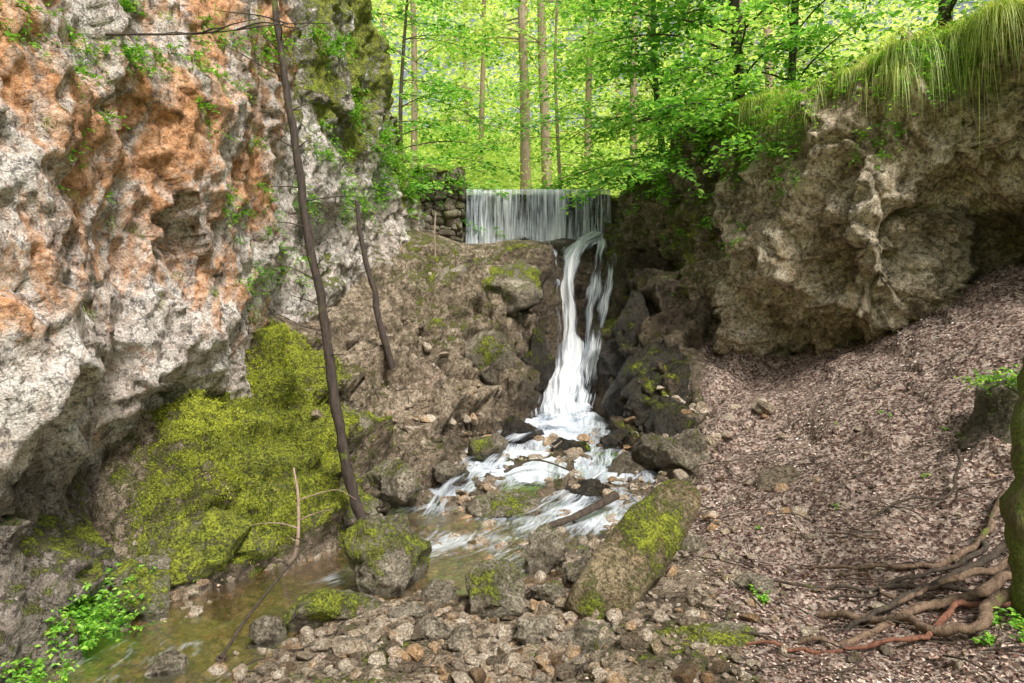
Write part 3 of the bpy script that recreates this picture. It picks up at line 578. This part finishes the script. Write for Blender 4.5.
root('tree_root',[(2.9,4.6,0),(2.7,4.9,.05),(2.75,5.3,.03),(2.6,5.6,0)],.022,.008,m_root)
root('tree_root',[(4.2,6.4,.2),(3.9,6.1,.1),(3.5,6.2,.05),(3.1,6.1,0)],.02,.008,m_barkD)
root('tree_root',[(3.8,5.5,.02),(3.5,5.2,.08),(3.0,5.2,.05),(2.6,5.0,.02),(2.3,5.1,0)],.03,.01,m_barkD)
root('tree_root',[(3.9,5.0,.10),(3.5,4.95,.14),(3.1,4.9,.10),(2.75,4.75,.03),(2.35,4.85,0)],.04,.015,m_root)
# ------------------------------------------------------------ dead leaning trunk etc.
def pole(name,pts,r0,r1,mat,stubs=0,seed=0,n=60):
    r=np.random.default_rng(seed);B=Buf();P=crv(pts,n);P=P+.02*np.stack([fbm(P*2.5,2,seed),fbm(P*2.5,2,seed+1),0*P[:,0]],1);B.add(*tube(P,np.linspace(r0,r1,n),10,.2))
    for k in range(stubs):
        i=int(n*r.uniform(.3,.97));a=r.uniform(0,6.28);L=r.uniform(.1,.7);d=np.array([math.cos(a),math.sin(a)*.5,r.uniform(.05,.6)])
        q=[P[i]+d*L*t+r.normal(size=3)*.05*t*L+np.array([0,0,-.15*L*t*t]) for t in(0,.35,.7,1)]
        B.add(*tube(crv(q,10),np.linspace(.008,.002,10),5))
    return B.obj(name,mat)
pole('dead_tree',[(-1.4,6.5,.15),(-1.62,6.5,1.1),(-1.82,6.5,2.4),(-2.08,6.55,3.9),(-2.3,6.6,5.3),(-2.5,6.7,7.2)],.055,.025,m_barkM,30,3)
pole('dead_sapling',[(-1.76,10,1.6),(-1.95,10,2.4),(-2.2,10.1,3.4),(-2.32,10.2,4.1)],.055,.03,m_barkM,3,4,30)
pole('dead_sapling',[(-1.45,13.,2.1),(-1.5,13.2,3.0),(-1.5,13.3,4.5)],.03,.015,m_barkB,2,5,30)
pole('fallen_log',[(.35,7.2,.03),(.75,7.5,.10),(1.2,7.75,.26)],.035,.05,m_barkD,0,6,24)
pole('fallen_branch',[(-2.0,6.0,-.05),(-1.85,5.9,.2),(-1.9,6.1,.6),(-1.98,6.2,.85)],.02,.01,m_barkB,5,8,24)
pole('fallen_branch',[(-1.9,4.4,-.05),(-1.8,5.0,.15),(-1.7,5.6,.3),(-1.75,6.2,.4)],.012,.005,m_barkD,5,9,24)
pole('fallen_branch',[(-.1,8.9,.3),(.3,9.1,.42),(.8,9.0,.3)],.02,.01,m_barkD,3,10,24)
pole('hanging_branch',[(-2.9,4.9,4.2),(-2.4,5.2,4.35),(-1.9,5.5,4.55),(-1.5,5.7,4.65)],.009,.003,m_barkD,6,11,24)
pole('mossy_trunk',[(3.42,4.3,-.1),(3.30,4.3,.6),(3.32,4.35,1.2),(3.5,4.45,1.9),(3.9,4.7,2.7),(4.6,5.2,4.2)],.15,.12,bark_mat('trunk_moss',(.05,.04,.02),(.17,.14,.06),.55),0,12,60)
# ------------------------------------------------------------ grass on the right bank
B=Buf();roots=[];shrt=[]
for k in range(1150):
    s=rng.uniform(2.6,8.8);i=int((s+1.5)/ST);h=Rtop[i]+abs(rng.normal())*1.2-.1 if k>480 else Rtop[i]+rng.normal()*.22-.05
    j=int((h+.2)/ST)
    if j>=nv3-1 or i>=nu3-1: continue
    if vn(np.array([[s*1.6,h*1.6,3.]]),4)[0]<-.3: continue
    roots.append(RV[i,j]);shrt.append(.65+.35*ss(4.8,6.,s))
roots=np.array(roots);nb=36;nr=len(roots);shrt=np.array(shrt)
P=np.repeat(roots,nb,0)+rng.normal(size=(nr*nb,3))*.035
bias=np.repeat(rng.normal(size=(nr,2))*.5+[-.5,-.45],nb,0)
Dd=np.concatenate([bias+rng.normal(size=(len(P),2))*.7,np.zeros((len(P),1))],1)
n=len(P);blades(B,P,Dd,np.repeat(rng.uniform(.3,1.05,nr)*shrt,nb)*rng.uniform(.45,1,n),rng.uniform(.005,.011,n),np.clip(rng.normal(.55,.24,n)+np.repeat(rng.normal(0,.2,nr),nb),0,1),droop=np.repeat(rng.uniform(.9,1.9,nr),nb)*rng.uniform(.8,1.2,n),rise=.85,k=7)
B.obj('grass',m_grass,False)
# ------------------------------------------------------------ herbs
def herb(B,p,nrm,n,L,leaf,rr,up=.6):
    for k in range(n):
        d=nrm*.8+rr.normal(size=3)*.6+np.array([0,0,up]);d/=np.linalg.norm(d);l=L*rr.uniform(.4,1)
        q=np.array([p+d*l*t+np.array([0,0,-.35*l*t*t]) for t in np.linspace(0,1,6)])
        B.add(*tube(q,np.linspace(.0025,.001,6),4),.2)
        k2=7;tt=rr.uniform(.25,1,k2);Pp=np.array([p+d*l*t+np.array([0,0,-.35*l*t*t]) for t in tt])
        Dd=rr.normal(size=(k2,3));Dd[:,2]=Dd[:,2]*.3-.1
        Nn=np.tile([0,-.2,1.],(k2,1))+rr.normal(size=(k2,3))*.4
        ls=leaf*rr.uniform(.6,1.2,k2);leaves(B,Pp,Dd,Nn,ls,ls*.6,np.clip(rr.normal(.55,.22,k2),0,1))
rr=np.random.default_rng(5)
def plant(name,pts,n,L,leaf,mat=m_plant,up=.6):
    B=Buf()
    for p,nn in pts: herb(B,np.array(p),np.array(nn),n,L,leaf,rr,up)
    return B.obj(name,mat,False)
def gp(a,b): return ((a,b,gz(a,b)),(0,0,1))
plant('herb_plant',[gp(-3.05+rr.normal()*.12,4.95+rr.normal()*.22) for _ in range(28)],9,.55,.045)
plant('herb_plant',[gp(-3.1+rr.normal()*.1,4.3+rr.normal()*.15) for _ in range(12)],8,.34,.035)
plant('herb_plant',[gp(-2.75+rr.normal()*.06,5.75+rr.normal()*.08) for _ in range(4)],6,.18,.03)
plant('herb_plant',[gp(3.0+rr.normal()*.12,4.1+rr.normal()*.12) for _ in range(7)],8,.18,.04)
plant('herb_plant',[gp(1.9+rr.normal()*.1,5.1+rr.normal()*.05) for _ in range(3)],6,.14,.03)
plant('herb_plant',[gp(4.9+rr.normal()*.2,6.3+rr.normal()*.2) for _ in range(7)],8,.3,.05)
plant('herb_plant',[((4.8+rr.normal()*.15,6.5+rr.normal()*.15,1.6),(-.5,-.5,.3)) for _ in range(6)],8,.3,.05)
for k in range(9):
    a_,b_=rr.uniform(2.2,4.8),rr.uniform(5.2,8.5)
    plant('seedling',[gp(a_,b_)],3,.09,.025)
for (yq,zq,n_,L_,lf_) in [(4.7,4.3,7,.22,.035),(5.3,4.1,8,.25,.035),(5.6,4.6,9,.28,.04),(6.3,4.4,7,.3,.04),(5.2,3.4,4,.10,.025),(7.1,3.4,8,.3,.035),(7.6,2.6,6,.26,.03),(7.9,3.0,7,.28,.03),(7.9,3.8,6,.25,.035),(6.9,5.0,8,.3,.04),(7.6,5.3,8,.3,.045),(9.6,4.0,8,.35,.045),(10.5,5,9,.4,.05),(11.2,4.4,9,.4,.05),(12,4.5,9,.4,.05),(12.5,5.5,10,.5,.06),(13,5.8,10,.5,.06),(11.5,6,10,.5,.06),(10.6,6.6,10,.5,.06),(12.8,5,9,.5,.06),(9.5,5.6,9,.4,.05),(10,3.2,7,.3,.045),(13.6,5.6,10,.5,.06),(13.9,5.0,10,.45,.06)]:
    pts=[]
    for _ in range(7):
        a_,b_=lpt(yq+rr.normal()*.2,zq+rr.normal()*.2);pts.append((a_,b_))
    plant('cliff_plant',pts,n_,L_,lf_,m_plant,.3)
for s in np.arange(.0,6.4,.24):
    pts=[]
    for _ in range(7):
        s2=s+rr.normal()*.15;i=int((s2+1.5)/ST);i=min(max(i,0),nu3-1);h=Rtop[i]+rr.normal()*.3-.05;pts.append((RV[i,int((h+.2)/ST)],RN[i,int((h+.2)/ST)]))
    plant('cliff_plant',pts,8,.45,.065,m_plant,.1)
for (s,zq) in [(3.3,3.6),(4.2,4.3),(3.0,4.6),(2.2,4.0),(3.9,4.7),(1.6,3.2),(1.2,4.3),(5.3,4.7)]:
    pts=[]
    for _ in range(5):
        i=int((s+rr.normal()*.15+1.5)/ST);j=int((zq+rr.normal()*.15+.2)/ST);pts.append((RV[i,j],RN[i,j]))
    plant('cliff_plant',pts,6,.22,.045,m_plant,.1)
plant('wall_creeper',[((rr.uniform(-2.2,-1.1),14.9,rr.uniform(5.4,5.85)),(0,-1,.2)) for _ in range(12)],8,.4,.06,m_plant,-.1)
B=Buf();LNf=LN.reshape(-1,3);LVf=LV.reshape(-1,3)
w=ss(.45,.9,LNf[:,2])*(LVf[:,2]>2.2)*(LVf[:,2]<8);w/=w.sum();idx=rng.choice(len(LVf),420,p=w)
nb=18;P=np.repeat(LVf[idx],nb,0)+rng.normal(size=(420*nb,3))*.025;Dd=np.tile([.8,-.2,0.],(len(P),1))+rng.normal(size=(len(P),3))*[.6,.8,0];n=len(P)
blades(B,P,Dd,rng.uniform(.06,.22,n),rng.uniform(.004,.008,n),np.clip(rng.normal(.5,.2,n),0,1),droop=rng.uniform(.6,1.4,n),rise=.7)
B.obj('grass',m_grass,False)
# ------------------------------------------------------------ trees
def tree(name,base,H,r0,lean=(0,0),h0=.3,nl=16,LL=3.,leaf=.1,mat=m_leafN,bark=m_barkD,seed=0,bias=None,lpt_=9,dz=0.,sp=.16,nr=.38,droop=.34,pw=1.):
    r=np.random.default_rng(seed);e=link(D.objects.new(name,None));T=Buf();Lf=Buf()
    base=np.array(base,float);n=24;t=np.linspace(0,1,n)
    P=base+np.stack([lean[0]*t*H+.12*np.sin(t*5+seed),lean[1]*t*H+.1*np.cos(t*4+seed),t*H-.5*(1-t)],1)
    T.add(*tube(P,r0*(1-.75*t)+.01,9,.08))
    AP=[];AD=[]
    for k in range(nl):
        f=h0+(1-h0)*((k+r.random())/nl)**pw;i=min(int(f*(n-1)),n-1);a=r.uniform(0,2*np.pi)
        d=np.array([math.cos(a),math.sin(a),0])
        if bias is not None: d=d*.8+np.array([bias[0],bias[1],0])*r.uniform(.4,1.2);d/=np.linalg.norm(d)
        L=LL*r.uniform(.6,1.1)*(1-.45*(f-h0)/(1-h0+1e-6))
        m_=14;s=np.linspace(0,1,m_)[:,None]
        Q=P[i]+d*L*s+np.array([0,0,1.])*(L*(r.uniform(.1,.4)+dz)*s-L*droop*s*s)+.06*L*np.sin(s*5+k)*np.array([-d[1],d[0],0.2])*s
        T.add(*tube(Q,np.linspace(max(.22*r0*(1-f)+.008,.009),.003,m_),5))
        nt=int(L/sp)
        for q in range(nt):
            s0=.12+.88*(q+.5)/nt;j=s0*(m_-1);j0=int(j);p0=Q[j0]+(Q[min(j0+1,m_-1)]-Q[j0])*(j-j0)
            sg=1 if q%2 else -1;side=np.array([-d[1],d[0],0])*sg
            dd=d*.65+side*.8+r.normal(size=3)*[.2,.2,.22];dd/=np.linalg.norm(dd)
            tl=L*.33*(1.15-s0)+.25
            q_=np.linspace(0,1,4)[:,None];W_=p0+dd*tl*q_+np.array([0,0,-.18])*tl*q_**2
            T.add(*tube(W_,np.linspace(.004,.0015,4),3))
            c=lpt_;tt=(np.arange(c)+.7)/c
            pp=p0+dd*tl*tt[:,None]+np.array([0,0,-.18])*tl*tt[:,None]**2+r.normal(size=(c,3))*leaf*.35
            s2=np.array([-dd[1],dd[0],0])*np.where(np.arange(c)%2,1,-1)[:,None]
            AP.append(pp);AD.append(dd*.6+s2*.9+r.normal(size=(c,3))*.3)
    AP=np.concatenate(AP);AD=np.concatenate(AD);n=len(AP);ls=leaf*r.uniform(.6,1.2,n)
    Nn=np.tile([0,-.3,1.],(n,1))+r.normal(size=(n,3))*nr
    cc=np.clip(r.normal(.52,.22,n)+.3*fbm(AP*.8,2,seed),0,1)
    leaves(Lf,AP,AD,Nn,ls,ls*.62,cc)
    T.obj('trunk_and_limbs',bark,True,e);Lf.obj('crown_leaves',mat,False,e);return e
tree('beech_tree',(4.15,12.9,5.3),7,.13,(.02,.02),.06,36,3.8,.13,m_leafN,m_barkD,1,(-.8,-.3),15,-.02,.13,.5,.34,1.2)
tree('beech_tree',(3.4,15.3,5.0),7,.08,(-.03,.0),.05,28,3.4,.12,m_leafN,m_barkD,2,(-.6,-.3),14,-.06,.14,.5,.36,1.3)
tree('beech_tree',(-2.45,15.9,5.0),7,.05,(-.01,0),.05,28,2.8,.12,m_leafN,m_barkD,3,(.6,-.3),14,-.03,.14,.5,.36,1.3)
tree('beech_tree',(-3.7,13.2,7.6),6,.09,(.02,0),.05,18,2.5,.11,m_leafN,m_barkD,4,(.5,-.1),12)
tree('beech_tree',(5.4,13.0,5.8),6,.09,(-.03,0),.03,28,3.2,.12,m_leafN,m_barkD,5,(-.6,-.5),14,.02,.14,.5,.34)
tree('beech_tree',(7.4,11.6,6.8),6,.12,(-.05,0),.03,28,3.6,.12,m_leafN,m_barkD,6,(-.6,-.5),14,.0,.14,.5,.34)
tree('beech_tree',(1.2,18.5,5.4),8,.05,(.02,0),.2,24,3.,.12,m_leafN,m_barkB,8,(0,-.2),12,0,.15)
r=np.random.default_rng(11)
for k,(a,b,rad) in enumerate([(.3,21,.17),(1.05,22,.17),(3.0,27,.15),(4.6,25,.14),(-1.2,28,.12),(-3.2,22,.11),(6.5,20,.12),(9,24,.16),(-6,20,.13)]):
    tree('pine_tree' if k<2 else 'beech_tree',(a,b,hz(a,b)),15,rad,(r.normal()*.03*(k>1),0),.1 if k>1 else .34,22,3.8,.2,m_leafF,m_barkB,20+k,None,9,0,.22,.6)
for k in range(9):
    a=r.uniform(-14,18);b=r.uniform(30,50)
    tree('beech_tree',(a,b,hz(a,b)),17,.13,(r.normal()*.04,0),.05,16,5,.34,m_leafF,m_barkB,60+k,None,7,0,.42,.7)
B=Buf();nc=3600;c=34
a=r.uniform(-1,1,nc);yy=24+38*r.random(nc)**.8;xx=1+a*(yy*.62);hh=np.array([hz(p_,q_) for p_,q_ in zip(xx,yy)])+r.random(nc)**1.1*yy*.52
ctr=np.stack([xx,yy,hh],1)
keep=fbm(ctr*[.45,.3,.6],3,5)>-.28;ctr=ctr[keep];nc=len(ctr)
P=np.repeat(ctr,c,0)+r.normal(size=(nc*c,3))*np.repeat(.026*ctr[:,1:2],c,0)*[1.1,1,.38]
n=len(P);Dd=r.normal(size=(n,3));Dd[:,2]*=.4;Nn=np.tile([0,-.6,1.],(n,1))+r.normal(size=(n,3))*.6
ls=.0075*P[:,1]*r.uniform(.6,1.3,n)
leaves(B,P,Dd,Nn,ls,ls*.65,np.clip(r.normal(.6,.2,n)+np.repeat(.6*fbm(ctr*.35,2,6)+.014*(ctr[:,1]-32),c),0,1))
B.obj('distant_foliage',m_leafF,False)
B=Buf();nc=900;c=30
a=r.uniform(-9,14,nc);b=r.uniform(18.5,40,nc);ctr=np.stack([a,b,np.array([hz(p_,q_) for p_,q_ in zip(a,b)])+r.uniform(0,1.3,nc)],1)
P=np.repeat(ctr,c,0)+r.normal(size=(nc*c,3))*[.7,.7,.25];n=len(P)
Dd=r.normal(size=(n,3));Dd[:,2]*=.3;Nn=np.tile([0,-.2,1.],(n,1))+r.normal(size=(n,3))*.5
leaves(B,P,Dd,Nn,r.uniform(.08,.18,n),r.uniform(.05,.11,n),np.clip(r.normal(.66,.2,n),0,1))
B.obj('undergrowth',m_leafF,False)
# ------------------------------------------------------------ light
w=D.worlds.new('World');scene.world=w;w.use_nodes=True;nt=w.node_tree
bg=nt.nodes['Background'];sky=nt.nodes.new('ShaderNodeTexSky');sky.sky_type='NISHITA';sky.sun_disc=False
el=math.radians(50);az_=math.radians(152)   # azimuth clockwise from +Y
sky.sun_elevation=el;sky.sun_rotation=az_;sky.dust_density=4;sky.air_density=1.0
hs=nt.nodes.new('ShaderNodeHueSaturation');hs.inputs['Saturation'].default_value=.4
nt.links.new(sky.outputs[0],hs.inputs['Color']);nt.links.new(hs.outputs[0],bg.inputs[0]);bg.inputs[1].default_value=.15
su=D.lights.new('sun','SUN');su.energy=4.4;su.angle=math.radians(14);su.color=(1,.96,.89)
so=link(D.objects.new('sun',su));dv=Vector((math.sin(az_)*math.cos(el),math.cos(az_)*math.cos(el),math.sin(el)))
so.rotation_euler=dv.to_track_quat('Z','Y').to_euler()
cam=D.cameras.new('camera');cam.lens=24;cam.sensor_width=36;cam.clip_end=600;cam.clip_start=.05
co=link(D.objects.new('camera',cam));co.location=(0,0,2);co.rotation_euler=(math.radians(90),0,0);scene.camera=co
scene.view_settings.view_transform='Standard';scene.view_settings.look='None';scene.view_settings.exposure=0
